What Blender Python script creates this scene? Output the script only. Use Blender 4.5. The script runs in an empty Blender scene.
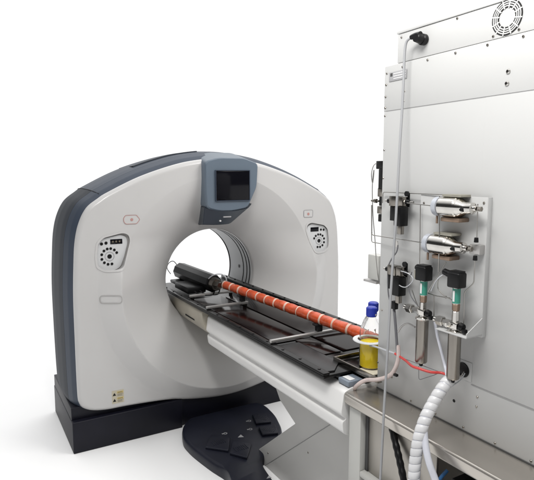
import bpy, bmesh, math, random
from mathutils import Vector as V, Matrix
random.seed(7)
R = math.radians; PI = math.pi
sc = bpy.context.scene; col = sc.collection

# ------------------------------------------------------------------ camera
F, CU, CV, EYE = 538.0, 267.0, 240.0, V((0, 0, 1.75))
PITCH = math.atan(66 / F); YAW = math.atan(313 * math.cos(PITCH) / F)
fw = V((math.sin(YAW) * math.cos(PITCH), math.cos(YAW) * math.cos(PITCH), -math.sin(PITCH)))
rt = V((math.cos(YAW), -math.sin(YAW), 0)); upv = rt.cross(fw)
cam = bpy.data.cameras.new('camera'); co = bpy.data.objects.new('camera', cam); col.objects.link(co)
co.location = EYE; co.rotation_euler = (PI / 2 - PITCH, 0, -YAW)
cam.sensor_width = 36; cam.lens = 36 * F / 534; cam.clip_end = 500; cam.clip_start = .02
sc.camera = co

def K(u, v, x):            # a measured point of the photograph on the real plane x = const (cabinet face, plate, bench front)
    d = fw + rt * ((u - CU) / F) - upv * ((v - CV) / F)
    return EYE + d * ((x - EYE.x) / d.x)

# ------------------------------------------------------------------ materials
def mat(name, c, rough=.5, metal=0, bump=0, bscale=60, var=0, vscale=4, coat=0, stretch=None, rvar=0, spec=None):
    m = bpy.data.materials.new(name); m.use_nodes = True
    n = m.node_tree.nodes; l = m.node_tree.links; b = n['Principled BSDF']
    b.inputs['Base Color'].default_value = (*c, 1); b.inputs['Roughness'].default_value = rough
    b.inputs['Metallic'].default_value = metal
    if spec is not None: b.inputs['Specular IOR Level'].default_value = spec
    if coat: b.inputs['Coat Weight'].default_value = coat; b.inputs['Coat Roughness'].default_value = .1
    tc = n.new('ShaderNodeTexCoord'); mp = n.new('ShaderNodeMapping'); l.new(tc.outputs['Object'], mp.inputs[0])
    if stretch: mp.inputs['Scale'].default_value = stretch
    if var:
        t = n.new('ShaderNodeTexNoise'); t.inputs['Scale'].default_value = vscale; t.inputs['Detail'].default_value = 6
        l.new(mp.outputs[0], t.inputs['Vector'])
        r = n.new('ShaderNodeValToRGB'); r.color_ramp.elements[0].position = .3; r.color_ramp.elements[1].position = .7
        r.color_ramp.elements[0].color = (*[x * (1 - var) for x in c], 1); r.color_ramp.elements[1].color = (*[min(1, x * (1 + var)) for x in c], 1)
        l.new(t.outputs['Fac'], r.inputs[0]); l.new(r.outputs[0], b.inputs['Base Color'])
    if rvar:
        t = n.new('ShaderNodeTexNoise'); t.inputs['Scale'].default_value = vscale * 1.7; t.inputs['Detail'].default_value = 8
        l.new(mp.outputs[0], t.inputs['Vector'])
        q = n.new('ShaderNodeMapRange'); q.inputs['To Min'].default_value = max(.02, rough - rvar); q.inputs['To Max'].default_value = rough + rvar
        q.inputs['From Min'].default_value = .15; q.inputs['From Max'].default_value = .15
        l.new(t.outputs['Fac'], q.inputs[0]); l.new(q.outputs[0], b.inputs['Roughness'])
    if bump:
        t = n.new('ShaderNodeTexNoise'); t.inputs['Scale'].default_value = bscale; t.inputs['Detail'].default_value = 4
        l.new(mp.outputs[0], t.inputs['Vector'])
        k = n.new('ShaderNodeBump'); k.inputs['Strength'].default_value = bump; k.inputs['Distance'].default_value = .002
        l.new(t.outputs['Fac'], k.inputs['Height']); l.new(k.outputs[0], b.inputs['Normal'])
    return m
M = {}
M['floor'] = mat('white_ground', (.93, .93, .93), .8, var=.01, vscale=2)
M['shell'] = mat('gantry_white', (.50, .493, .487), .32, coat=.15, bump=.05, bscale=500, var=.02, vscale=2, rvar=.05)
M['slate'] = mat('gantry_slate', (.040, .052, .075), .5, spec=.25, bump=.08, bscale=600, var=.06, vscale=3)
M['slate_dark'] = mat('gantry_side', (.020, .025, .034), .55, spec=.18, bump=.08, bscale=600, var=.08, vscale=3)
M['chin_slate'] = mat('chin_slate', (.045, .056, .072), .4, var=.05)
M['bezel'] = mat('console_blue', (.10, .13, .165), .4, bump=.05, bscale=600, var=.04)
M['navy'] = mat('navy_plastic', (.006, .0062, .012), .55, spec=.25, bump=.1, bscale=400, var=.2, vscale=5, rvar=.1)
M['navy_soft'] = mat('pedal_navy', (.012, .0135, .023), .5, spec=.3, bump=.15, bscale=300, var=.2, vscale=6, rvar=.1)
M['black'] = mat('black_plastic', (.005, .005, .0055), .45, spec=.25, bump=.1, bscale=300, rvar=.1)
M['black_matte'] = mat('black_matte', (.006, .006, .006), .8)
M['screen'] = mat('dark_screen', (.004, .004, .006), .15, spec=.2, rvar=.03)
M['liner'] = mat('bore_liner', (.33, .34, .35), .4, bump=.03)
M['print_white'] = mat('print_white', (.6, .6, .6), .6)
M['print_grey'] = mat('print_grey', (.3, .3, .31), .6)
M['print_red'] = mat('print_red', (.42, .22, .20), .6)
M['yellow_label'] = mat('yellow_label', (.62, .50, .20), .6)
M['sticker_cream'] = mat('sticker_cream', (.47, .43, .33), .5)
M['print_dark'] = mat('print_dark', (.12, .10, .07), .6)
M['cap_grey'] = mat('cap_grey', (.40, .42, .46), .3, .2)
M['panel_white'] = mat('panel_white', (.56, .565, .57), .4)
M['recess'] = mat('recess_grey', (.36, .35, .34), .5)
M['cab'] = mat('cabinet_paint', (.44, .442, .438), .45, bump=.07, bscale=260, var=.02, vscale=1.5, rvar=.05)
M['seam'] = mat('seam_dark', (.05, .05, .05), .8)
M['seam_soft'] = mat('seam_soft', (.25, .25, .25), .8)
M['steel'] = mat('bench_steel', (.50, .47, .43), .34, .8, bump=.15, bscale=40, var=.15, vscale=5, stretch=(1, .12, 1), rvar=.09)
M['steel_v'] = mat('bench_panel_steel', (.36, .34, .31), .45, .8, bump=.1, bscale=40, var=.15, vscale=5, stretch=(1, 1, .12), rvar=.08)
M['chrome'] = mat('polished_steel', (.62, .60, .57), .2, 1, var=.1, vscale=20, rvar=.07)
M['steel_dull'] = mat('dull_steel', (.27, .25, .225), .36, 1, var=.2, vscale=30, stretch=(1, 1, .1), rvar=.1)
M['tubing'] = mat('thin_tubing', (.38, .37, .35), .32, 1)
M['brass'] = mat('coppery_clamp', (.24, .17, .125), .4, .6, var=.2, vscale=30)
M['beige_metal'] = mat('beige_metal', (.36, .345, .29), .4, .6, var=.1, vscale=20)
M['beige'] = mat('cradle_beige', (.36, .33, .27), .4, .0, var=.12, vscale=6, rvar=.1)
M['orange'] = mat('orange_silicone', (.46, .068, .022), .28, bump=.8, bscale=90, var=.22, vscale=25, rvar=.12)
M['tie'] = mat('pale_tie', (.52, .36, .29), .55, var=.15, vscale=40)
M['red'] = mat('red_hose', (.50, .045, .04), .35, var=.1, vscale=30)
M['white_cable'] = mat('white_cable', (.42, .43, .45), .45, var=.04, vscale=10)
M['cord_grey'] = mat('cord_grey', (.29, .295, .305), .4, var=.03)
M['hose_white'] = mat('spiral_wrap', (.58, .58, .59), .35, bump=.1, var=.05, vscale=20)
M['clear_hose'] = mat('cloudy_hose', (.52, .53, .58), .25, var=.1, vscale=20)
M['pink_hose'] = mat('pinkish_hose', (.50, .42, .40), .25, var=.15, vscale=30)
M['grey_hose'] = mat('grey_hose', (.12, .12, .13), .4)
M['teal'] = mat('teal_label', (.03, .22, .16), .4)
M['blue'] = mat('blue_cap', (.012, .03, .33), .4, bump=.3, bscale=200)
M['blue_cable'] = mat('blue_cable', (.02, .10, .25), .4)
M['table_white'] = mat('table_white', (.68, .675, .665), .36, bump=.05, bscale=400, var=.02, vscale=2, rvar=.05)
M['pedestal'] = mat('pedestal_grey', (.48, .475, .46), .5, bump=.1, bscale=300, var=.04, vscale=2)
M['board'] = mat('black_board', (.004, .0037, .0037), .36, spec=.22, bump=.1, bscale=30, rvar=.12, vscale=8)
M['board_gloss'] = mat('brown_gloss', (.006, .003, .0028), .2, spec=.18, bump=.12, bscale=9, rvar=.05, vscale=8)
M['board_grey'] = mat('grey_strip', (.016, .016, .017), .45, spec=.3, var=.2, vscale=12, rvar=.1)
M['bar'] = mat('bar_metal', (.42, .41, .40), .35, .7, var=.1, vscale=20)
M['cream'] = mat('cream_tray', (.62, .57, .46), .55, var=.06, vscale=10)
M['greyblue'] = mat('greyblue_box', (.16, .19, .23), .4)
M['post'] = mat('bench_post_paint', (.42, .42, .40), .5, var=.04)
def glass(name, c, rough=0.0, ior=1.45):
    m = bpy.data.materials.new(name); m.use_nodes = True; b = m.node_tree.nodes['Principled BSDF']
    b.inputs['Base Color'].default_value = (*c, 1); b.inputs['Roughness'].default_value = rough
    b.inputs['Transmission Weight'].default_value = 1; b.inputs['IOR'].default_value = ior
    return m
M['glass'] = glass('bottle_glass', (.99, .99, .99), .02, 1.3)
M['yellow_liquid'] = glass('yellow_liquid', (1.0, .76, .035), .2, 1.05); M['yellow_liquid'].node_tree.nodes['Principled BSDF'].inputs['Transmission Weight'].default_value = .15

# ------------------------------------------------------------------ mesh helpers
class MB:
    def __init__(s): s.bm = bmesh.new()
    def _add(s, other):
        me = bpy.data.meshes.new('t'); other.to_mesh(me); other.free(); s.bm.from_mesh(me); bpy.data.meshes.remove(me); return s
    def box(s, a, b, bev=.002, seg=2, rot=None, about=None):
        a, b = V(a), V(b); t = bmesh.new(); bmesh.ops.create_cube(t, size=1)
        c = (a + b) / 2; d = b - a
        for v in t.verts: v.co = V((v.co.x * d.x, v.co.y * d.y, v.co.z * d.z))
        bv = min(bev, min(abs(x) for x in d) * .45)
        if bv > 0: bmesh.ops.bevel(t, geom=t.edges[:], offset=bv, segments=seg, profile=.5, affect='EDGES')
        for v in t.verts:
            if rot is not None: v.co = rot @ v.co
            v.co += c
        return s._add(t)
    def cyl(s, p0, p1, r, r2=None, seg=24, bev=0):
        p0, p1 = V(p0), V(p1); L = (p1 - p0).length
        r2 = r if r2 is None else r2
        prof = [(0, 0), (r, 0), (r2, L), (0, L)]
        if bev: prof = [(0, 0), (r - bev, 0), (r, bev), (r2, L - bev), (r2 - bev, L), (0, L)]
        return s.lathe(prof, p0, p1 - p0, seg)
    def lathe(s, prof, o, ax, seg=32):     # prof = [(radius, distance along axis)]
        ax = V(ax).normalized(); o = V(o); q = ax.to_track_quat('Z', 'Y'); t = bmesh.new(); rings = []
        for r, h in prof:
            if r < 1e-6: rings.append([t.verts.new(o + q @ V((0, 0, h)))])
            else: rings.append([t.verts.new(o + q @ V((r * math.cos(2 * PI * i / seg), r * math.sin(2 * PI * i / seg), h))) for i in range(seg)])
        for A, B in zip(rings, rings[1:]):
            for i in range(seg):
                j = (i + 1) % seg
                if len(A) == 1 and len(B) == 1: continue
                if len(A) == 1: t.faces.new((A[0], B[j], B[i]))
                elif len(B) == 1: t.faces.new((A[i], A[j], B[0]))
                else: t.faces.new((A[i], A[j], B[j], B[i]))
        bmesh.ops.recalc_face_normals(t, faces=t.faces[:])
        return s._add(t)
    def tube(s, pts, r, seg=10, sub=8, closed=False, rf=None):
        P = [V(p) for p in pts]; out = []
        n = len(P)
        if sub > 1 and n > 2:
            for i in range(n - 1):
                p0 = P[max(i - 1, 0)]; p1 = P[i]; p2 = P[i + 1]; p3 = P[min(i + 2, n - 1)]
                for k in range(sub):
                    t = k / sub
                    out.append(.5 * ((2 * p1) + (p2 - p0) * t + (2 * p0 - 5 * p1 + 4 * p2 - p3) * t * t + (3 * p1 - p0 - 3 * p2 + p3) * t ** 3))
            out.append(P[-1])
        else: out = P
        t = bmesh.new(); rings = []; up = None
        for i, p in enumerate(out):
            d = (out[min(i + 1, len(out) - 1)] - out[max(i - 1, 0)]).normalized()
            if up is None: up = d.orthogonal().normalized()
            up = (up - d * up.dot(d)).normalized(); w = d.cross(up)
            rr = r if rf is None else r * rf(i / (len(out) - 1), i)
            rings.append([t.verts.new(p + up * (rr * math.cos(2 * PI * k / seg)) + w * (rr * math.sin(2 * PI * k / seg))) for k in range(seg)])
        for A, B in zip(rings, rings[1:]):
            for k in range(seg): j = (k + 1) % seg; t.faces.new((A[k], A[j], B[j], B[k]))
        t.faces.new(rings[0][::-1]); t.faces.new(rings[-1])
        bmesh.ops.recalc_face_normals(t, faces=t.faces[:])
        return s._add(t)
    def bend(s, pts, r, rad=.012, seg=10):   # rigid pipe: straight runs with rounded corners
        P = [V(p) for p in pts]; out = [P[0]]
        for a, b, c in zip(P, P[1:], P[2:]):
            d1 = min(rad, (b - a).length * .45); d2 = min(rad, (c - b).length * .45)
            p = b + (a - b).normalized() * d1; q = b + (c - b).normalized() * d2
            for k in range(6):
                t = k / 5; out.append((1 - t) ** 2 * p + 2 * t * (1 - t) * b + t * t * q)
        out.append(P[-1]); return s.tube(out, r, seg, sub=1)
    def prism(s, poly, vec, bev=0):         # polygon (3-D points) swept by vec
        t = bmesh.new(); a = [t.verts.new(V(p)) for p in poly]; b = [t.verts.new(V(p) + V(vec)) for p in poly]
        t.faces.new(a[::-1]); t.faces.new(b); n = len(a)
        for i in range(n): j = (i + 1) % n; t.faces.new((a[i], a[j], b[j], b[i]))
        bmesh.ops.recalc_face_normals(t, faces=t.faces[:])
        if bev: bmesh.ops.bevel(t, geom=t.edges[:], offset=bev, segments=3, profile=.5, affect='EDGES')
        return s._add(t)
    def build(s, name, m, parent=None, smooth=True, ang=32):
        bm = s.bm
        o_ = V((0, 0, 0))
        p = parent
        while p is not None: o_ += p.location; p = p.parent
        for v in bm.verts: v.co -= o_
        if smooth:
            for f in bm.faces: f.smooth = True
            lim = R(ang)
            for e in bm.edges:
                if len(e.link_faces) == 2 and e.calc_face_angle(0) > lim: e.smooth = False
        me = bpy.data.meshes.new(name); bm.to_mesh(me); bm.free()
        me.materials.append(M[m] if isinstance(m, str) else m)
        o = bpy.data.objects.new(name, me); col.objects.link(o); o.parent = parent
        return o
def tag(o, label=None, cat=None, group=None, kind=None):
    for k, v in (('label', label), ('category', cat), ('group', group), ('kind', kind)):
        if v: o[k] = v
    return o
def thing(name, loc, label, cat, group=None):
    o = bpy.data.objects.new(name, None); col.objects.link(o); o.location = loc; o.empty_display_size = .05
    return tag(o, label, cat, group)

# ------------------------------------------------------------------ ground
g = MB(); t = bmesh.new()
q = [t.verts.new((x, y, 0)) for x, y in ((-80, -80), (80, -80), (80, 80), (-80, 80))]; t.faces.new(q); g._add(t)
tag(g.build('floor', 'floor'), kind='structure')

# ================================================================== CT GANTRY
GX, GZ = 1.605, 1.0
half = [(0, .165), (.25, .185), (.45, .215), (.70, .232), (.84, .236), (.93, .25), (.985, .275), (1.012, .315), (1.020, .40),
        (1.020, .75), (1.018, 1.0), (1.008, 1.20), (.995, 1.345), (.968, 1.455), (.92, 1.545), (.85, 1.600), (.79, 1.637), (.59, 1.732),
        (.37, 1.806), (.20, 1.843), (0, 1.86)]
def smooth_outline(h):
    full = [V((x, z)) for x, z in h] + [V((-x, z)) for x, z in h[-2:0:-1]]
    out = []; n = len(full)
    for i in range(n):
        p0, p1, p2, p3 = full[i - 1], full[i], full[(i + 1) % n], full[(i + 2) % n]
        for k in range(6):
            t = k / 6
            out.append(.5 * ((2 * p1) + (p2 - p0) * t + (2 * p0 - 5 * p1 + 4 * p2 - p3) * t * t + (3 * p1 - p0 - 3 * p2 + p3) * t ** 3))
    return out
OUT = smooth_outline(half)
def rout(th):
    d = V((math.cos(th), math.sin(th))); best = 0; n = len(OUT)
    for i in range(n):
        a = OUT[i] - V((0, GZ)); b = OUT[(i + 1) % n] - V((0, GZ)); e = b - a
        den = d.x * e.y - d.y * e.x
        if abs(den) < 1e-9: continue
        tt = (a.x * e.y - a.y * e.x) / den; ss = (a.x * d.y - a.y * d.x) / den
        if tt > 0 and -1e-6 <= ss <= 1 + 1e-6: best = max(best, tt)
    return best
NT = 400
TH = [2 * PI * i / NT for i in range(NT)]; RO = [rout(t) for t in TH]
def sstep(a, b, x): t = max(0, min(1, (x - a) / (b - a))); return t * t * (3 - 2 * t)
def depth(x, z):           # front cover: y of the surface at height z, offset x from the bore axis
    r = math.hypot(x, z - GZ); Y0 = 3.375
    w = 1 - sstep(1.0, 1.35, z); A = .072 * w
    if r >= .74: return Y0 - A * max(0, min(1, (.875 - r) / .13)) if r < .875 else Y0
    t = min(1, (.74 - r) / .385)
    crease = max(w, sstep(-.15, .25, x))
    f = crease * (.62 * t + .38 * t ** 3) + (1 - crease) * (.15 * t + .85 * t ** 1.9)
    return Y0 - A + (3.60 - Y0 + A) * f
def fpt(x, z, off=0):      # point on the cover, x measured in world
    return V((x, depth(x - GX, z) - off, z))
gantry = thing('ct_scanner', (GX, 3.7, 0), 'large white ct scanner gantry with slate blue sides, round bore and navy base', 'medical scanner')
bm = bmesh.new(); NR = 130; rings = []
for j in range(NR + 1):
    ring = []
    for i, th in enumerate(TH):
        s_ = j / NR; r = .355 + (RO[i] - .355) * s_; x = r * math.cos(th); z = GZ + r * math.sin(th)
        y = depth(x, z); e = RO[i] - r
        if e < .035: y += .035 - math.sqrt(max(0, .035 ** 2 - (.035 - e) ** 2))
        ring.append(bm.verts.new((GX + x, y, z)))
    rings.append(ring)
lip = [bm.verts.new((GX + .35 * math.cos(t), 3.612, GZ + .35 * math.sin(t))) for t in TH]
lip2 = [bm.verts.new((GX + .35 * math.cos(t), 3.635, GZ + .35 * math.sin(t))) for t in TH]
back = [bm.verts.new((GX + RO[i] * math.cos(t), 3.43, GZ + RO[i] * math.sin(t))) for i, t in enumerate(TH)]
inner = [bm.verts.new((GX + .37 * math.cos(t), 3.64, GZ + .37 * math.sin(t))) for t in TH]
loops = [inner, lip2, lip] + rings + [back]
for A, B in zip(loops, loops[1:] + [inner]):
    for i in range(NT): j = (i + 1) % NT; bm.faces.new((A[i], A[j], B[j], B[i]))
bmesh.ops.recalc_face_normals(bm, faces=bm.faces[:])
m = MB(); m.bm.free(); m.bm = bm
cover = m.build('front_cover', 'shell', gantry, ang=50)

# pockets for the two control panels (cut into the cover)
def zoompts(pts): return pts
LP = [(.737, 1.325), (.775, 1.362), (.900, 1.386), (.938, 1.370), (.948, 1.33), (.922, 1.235), (.893, 1.165), (.86, 1.147), (.775, 1.147), (.732, 1.175), (.726, 1.24)]
def rounded(poly, n=5, rad=.02):
    out = []; N = len(poly)
    for i in range(N):
        a, b, c = V(poly[i - 1]), V(poly[i]), V(poly[(i + 1) % N])
        d1 = min(rad, (a - b).length * .45); d2 = min(rad, (c - b).length * .45)
        p = b + (a - b).normalized() * d1; q = b + (c - b).normalized() * d2
        for k in range(n): t = k / (n - 1); out.append((1 - t) ** 2 * p + 2 * t * (1 - t) * b + t * t * q)
    return out
LPr = rounded(LP); MX = 2 * GX + .028; RPr = [V((MX - p.x, p.y)) for p in LPr][::-1]
for P in (LPr, RPr):
    cut = MB(); cut.prism([(p.x, 3.30, p.y) for p in P], (0, .100, 0)); c = cut.build('cutter', 'recess', None)
    md = cover.modifiers.new('b', 'BOOLEAN'); md.object = c; md.operation = 'DIFFERENCE'; md.solver = 'EXACT'
    dg = bpy.context.evaluated_depsgraph_get(); me = bpy.data.meshes.new_from_object(cover.evaluated_get(dg))
    cover.modifiers.clear(); cover.data = me; bpy.data.objects.remove(c)

def fnormal(x, z):
    e = .004; gx = (depth(x + e, z) - depth(x - e, z)) / (2 * e); gz = (depth(x, z + e) - depth(x, z - e)) / (2 * e)
    return V((gx, -1, gz)).normalized()
me = cover.data
for p in me.polygons: p.use_smooth = True
base_n = [V(n_.vector) for n_ in me.corner_normals]; out_n = list(base_n); off_ = V(gantry.location)
for p in me.polygons:
    pn = p.normal
    for li in p.loop_indices:
        c = me.vertices[me.loops[li].vertex_index].co + off_; x, z = c.x - GX, c.z
        rr = math.hypot(x, z - GZ); i = int((math.atan2(z - GZ, x) % (2 * PI)) / (2 * PI) * NT) % NT
        if rr < RO[i] - .038 and rr > .37 and abs(c.y - depth(x, z)) < .002:
            an = fnormal(x, z)
            if an.dot(pn) > .9: out_n[li] = an
            else: out_n[li] = pn
        elif 3.37 < c.y < 3.45 and pn.y > -.5 and .45 < rr < RO[i] - .05: out_n[li] = pn
me.normals_split_custom_set([tuple(v) for v in out_n])

# side shell: slate front band, darker side and rear, top cap
def shell(name, ys, m, ok=lambda i: True, extra=0, parent=gantry):
    bm = bmesh.new(); L = []
    for y, off in ys:
        L.append([bm.verts.new((GX + (RO[i] + off + extra) * math.cos(t), y, GZ + (RO[i] + off + extra) * math.sin(t))) if ok(i) else None for i, t in enumerate(TH)])
    for A, B in zip(L, L[1:]):
        for i in range(NT):
            j = (i + 1) % NT
            if None in (A[i], A[j], B[i], B[j]): continue
            bm.faces.new((A[i], A[j], B[j], B[i]))
    bmesh.ops.recalc_face_normals(bm, faces=bm.faces[:])
    m_ = MB(); m_.bm.free(); m_.bm = bm
    return m_.build(name, m, parent, ang=60)
def off(y):
    pts = [(3.40, -.004), (3.415, .004), (3.45, .022), (3.52, .040), (3.60, .050), (3.75, .056), (3.90, .050), (4.0, .035), (4.05, .012), (4.08, -.03)]
    for (a, p), (b, q) in zip(pts, pts[1:]):
        if a <= y <= b: return p + (q - p) * (y - a) / (b - a)
    return pts[-1][1]
yf = [3.40 + .01 * i for i in range(13)]
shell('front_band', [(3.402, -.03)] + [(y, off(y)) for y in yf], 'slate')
isTop = lambda t: R(36) <= t % (2 * PI) <= R(144)
ys = [(3.523, -.02), (3.523, off(3.523))] + [(3.53 + .02 * i, off(3.53 + .02 * i)) for i in range(28)]
i_a = round(37 / 360 * NT); i_b = round(143 / 360 * NT)
# top cap and side covers are split where the photo shows the seam
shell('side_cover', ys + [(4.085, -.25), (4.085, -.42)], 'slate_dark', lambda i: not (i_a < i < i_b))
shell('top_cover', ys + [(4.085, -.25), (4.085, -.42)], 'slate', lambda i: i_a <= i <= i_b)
# rear panel and bore liner
r_ = MB(); bm = r_.bm; L = []
for fr, y in ((1, 4.078), (.6, 4.09), (.25, 4.09), (.08, 4.07), (0, 4.02)):
    L.append([bm.verts.new((GX + (.352 + (RO[i] - .04 - .352) * fr) * math.cos(t), y, GZ + (.352 + (RO[i] - .04 - .352) * fr) * math.sin(t))) for i, t in enumerate(TH)])
for A, B in zip(L, L[1:]):
    for i in range(NT): j = (i + 1) % NT; bm.faces.new((A[i], A[j], B[j], B[i]))
r_.build('rear_cover', 'shell', gantry)
ln = MB(); ln.lathe([(.352, 3.636), (.352, 3.99), (.365, 4.03), (.40, 4.03), (.40, 3.636), (.352, 3.636)], (GX, 0, GZ), (0, 1, 0), 160)
liner = ln.build('bore_liner', 'liner', gantry)
for y in (3.652, 3.70, 3.758):
    b = MB(); b.lathe([(.3505, y), (.3505, y + .011), (.356, y + .011), (.356, y), (.3505, y)], (GX, 0, GZ), (0, 1, 0), 160); b.build('slit_ring', 'black_matte', liner)
b = MB(); b.cyl((GX + .349, 3.84, GZ + .01), (GX + .36, 3.84, GZ + .01), .013); b.build('sensor_window', 'black', liner)
# seam lines on the shell
for sgn in (-1, 1):
    th = R(90 + sgn * 53); i = round(th / (2 * PI) * NT) % NT; b = MB()
    b.tube([(GX + (RO[i] + off(y) + .0005) * math.cos(th), y, GZ + (RO[i] + off(y) + .0005) * math.sin(th)) for y in [3.43 + .04 * k for k in range(16)]], .0022, 6, 1)
    b.build('seam', 'black_matte', gantry)
# darker pad on the top cover left of centre
bm = bmesh.new(); L = []
for y in (3.60, 3.605, 3.99, 3.995):
    o_ = off(y) + (.008 if 3.602 < y < 3.993 else 0)
    L.append([bm.verts.new((GX + (RO[i] + o_) * math.cos(TH[i]), y, GZ + (RO[i] + o_) * math.sin(TH[i]))) for i in range(NT) if R(96) < TH[i] < R(126)])
for A, B in zip(L, L[1:]):
    for i in range(len(A) - 1): bm.faces.new((A[i], A[i + 1], B[i + 1], B[i]))
bmesh.ops.recalc_face_normals(bm, faces=bm.faces[:])
m_ = MB(); m_.bm.free(); m_.bm = bm; m_.build('top_hatch', 'slate_dark', gantry)

# base
b = MB()
b.prism([(.545, 3.372, 0), (1.27, 3.372, 0), (1.27, 3.395, 0), (1.30, 3.405, 0), (2.64, 3.405, 0), (2.68, 3.45, 0), (2.68, 4.09, 0), (.545, 4.09, 0)], (0, 0, .205), .006)
b.prism([(.548, 3.415, .20), (2.66, 3.415, .20), (2.66, 4.085, .20), (.548, 4.085, .20)], (0, 0, .085), .004)
base = b.build('base', 'navy', gantry)

# parts laid on the curved cover
def decal(poly, th, name, m, parent, off_=.001, yc=None):
    mb = MB(); t = bmesh.new()
    a = [t.verts.new((p[0], (depth(p[0] - GX, p[1]) if yc is None else yc) + .001, p[1])) for p in poly]
    b_ = [t.verts.new((p[0], (depth(p[0] - GX, p[1]) if yc is None else yc) - th, p[1])) for p in poly]
    n = len(a); t.faces.new(a); t.faces.new(b_[::-1])
    for i in range(n): j = (i + 1) % n; t.faces.new((a[i], a[j], b_[j], b_[i]))
    bmesh.ops.recalc_face_normals(t, faces=t.faces[:])
    mb._add(t); return mb.build(name, m, parent)
def rrect(cx, cz, w, h, r=.01): return [tuple(p) for p in rounded([(cx - w / 2, cz - h / 2), (cx + w / 2, cz - h / 2), (cx + w / 2, cz + h / 2), (cx - w / 2, cz + h / 2)], 5, r)]
def frame_ring(poly, wd, th, name, m, parent, yc=None):
    c = V((sum(p[0] for p in poly) / len(poly), sum(p[1] for p in poly) / len(poly))); mb = MB(); t = bmesh.new(); n = len(poly); L = []
    for k, y in ((0, .001), (0, -th), (1, -th), (1, .001)):
        row = []
        for p in poly:
            v = V(p); d = (c - v); v2 = v + d.normalized() * wd * k
            row.append(t.verts.new((v2.x, (depth(v2.x - GX, v2.y) if yc is None else yc) + y, v2.y)))
        L.append(row)
    for A, B in zip(L, L[1:] + L[:1]):
        for i in range(n): j = (i + 1) % n; t.faces.new((A[i], A[j], B[j], B[i]))
    bmesh.ops.recalc_face_normals(t, faces=t.faces[:])
    mb._add(t); return mb.build(name, m, parent)
for sgn, P in ((1, LPr), (-1, RPr)):
    X = (lambda x: x) if sgn == 1 else (lambda x: MX - x)
    yb = 3.400
    c = V((.825, 1.235))
    def shrink(k, dz=0, dx=0): return [(X(c.x + (V((X(p.x), p.y)) - c).x * k + dx), c.y + (p.y - c.y) * k + dz) for p in P]
    cp = decal(shrink(.999), .001, 'control_panel', 'recess', gantry, yc=yb)
    frame_ring([tuple(q_) for q_ in shrink(1.055)], .013, .0035, 'panel_lip', 'shell', cp)
    decal(shrink(.93, -.006, -.008), .010, 'button_plate', 'panel_white', cp, yc=yb)
    yp = yb - .010
    def disc(x, z, r, name, m='black', th=.003):
        mb = MB(); mb.cyl((X(x), yp - th, z), (X(x), yp + .001, z), r, seg=16); return mb.build(name, m, cp)
    k0 = V((.815, 1.236))
    rg = MB(); rg.lathe([(.030, -.0015), (.030, .001), (.026, .001), (.026, -.0015), (.030, -.0015)], (X(k0.x), yp, k0.y), (0, 1, 0), 32); rg.build('ring_mark', 'print_grey', cp)
    disc(k0.x, k0.y, .014, 'centre_button')
    for a in (25, 52, 80, 105, 132, 163, 197, 228, 257, 285):
        disc(k0.x + .050 * math.cos(R(a)), k0.y + .050 * math.sin(R(a)), .0085, 'button')
    if sgn == 1:
        for x, z in ((.768, 1.318), (.796, 1.322)): disc(x, z, .0095, 'button')
        mb = MB(); mb.box((X(.822), yp - .003, 1.312), (X(.898), yp + .001, 1.343), .002); dsp = mb.build('display', 'screen', cp)
        for i in range(3):
            q = MB(); q.box((.833 + .021 * i, yp - .0042, 1.322), (.843 + .021 * i, yp - .003, 1.333), .001); q.build('digit', 'print_dark', dsp)
    else:
        for x, z in ((.772, 1.320), (.798, 1.322)): disc(x, z, .0085, 'button')
        mb = MB(); mb.box((X(.895), yp - .003, 1.310), (X(.820), yp + .001, 1.343), .002); dsp = mb.build('display', 'screen', cp)
# small outlined buttons
pl = [tuple(p) for p in rounded([(.905, 1.452), (.918, 1.435), (.990, 1.435), (1.012, 1.462), (.990, 1.492), (.918, 1.492), (.905, 1.475)], 5, .008)]
bt = decal(pl, .002, 'start_button', 'shell', gantry); frame_ring(pl, .0035, .0035, 'outline', 'print_red', bt)
mb = MB(); c = fpt(.958, 1.463); mb.cyl((c.x, c.y - .004, c.z), (c.x, c.y, c.z), .009); mb.build('symbol', 'print_red', bt)
pl = rrect(2.31, 1.452, .085, .055, .012); bt = decal(pl, .002, 'start_button', 'shell', gantry); frame_ring(pl, .0035, .0035, 'outline', 'print_grey', bt)
mb = MB(); c = fpt(2.31, 1.449); mb.cyl((c.x, c.y - .004, c.z), (c.x, c.y, c.z), .010); mb.build('symbol', 'print_red', bt)
pl = rrect(.80, .972, .125, .052, .022); fr = frame_ring(pl, .004, .004, 'release_handle', 'recess', gantry)
decal(rrect(.80, .972, .10, .034, .015), .0015, 'handle_plate', 'shell', fr)
st = decal(rrect(.833, .318, .078, .088, .004), .0006, 'warning_sticker', 'sticker_cream', gantry)
for k in range(2):
    z = .338 - .040 * k; y_ = fpt(.808, z).y
    a = MB(); a.prism([(.799, y_ - .0018, z - .010), (.821, y_ - .0018, z - .010), (.810, y_ - .0018, z + .009)], (0, .001, 0)); a.build('hazard_mark', 'black_matte', st)
    decal([(.827, z + .002), (.868, z + .002), (.868, z + .015), (.827, z + .015)], .0012, 'text_block', 'yellow_label', st)
    for q, w_ in ((0, .038), (1, .030), (2, .035)): decal([(.829, z - .004 - .006 * q), (.829 + w_, z - .004 - .006 * q), (.829 + w_, z - .0022 - .006 * q), (.829, z - .0022 - .006 * q)], .0012, 'text_line', 'print_dark', st)
    for q in range(2): decal([(.830, z + .0045 + .0055 * q), (.864, z + .0045 + .0055 * q), (.864, z + .0065 + .0055 * q), (.830, z + .0065 + .0055 * q)], .002, 'text_line', 'print_dark', st)

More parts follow.
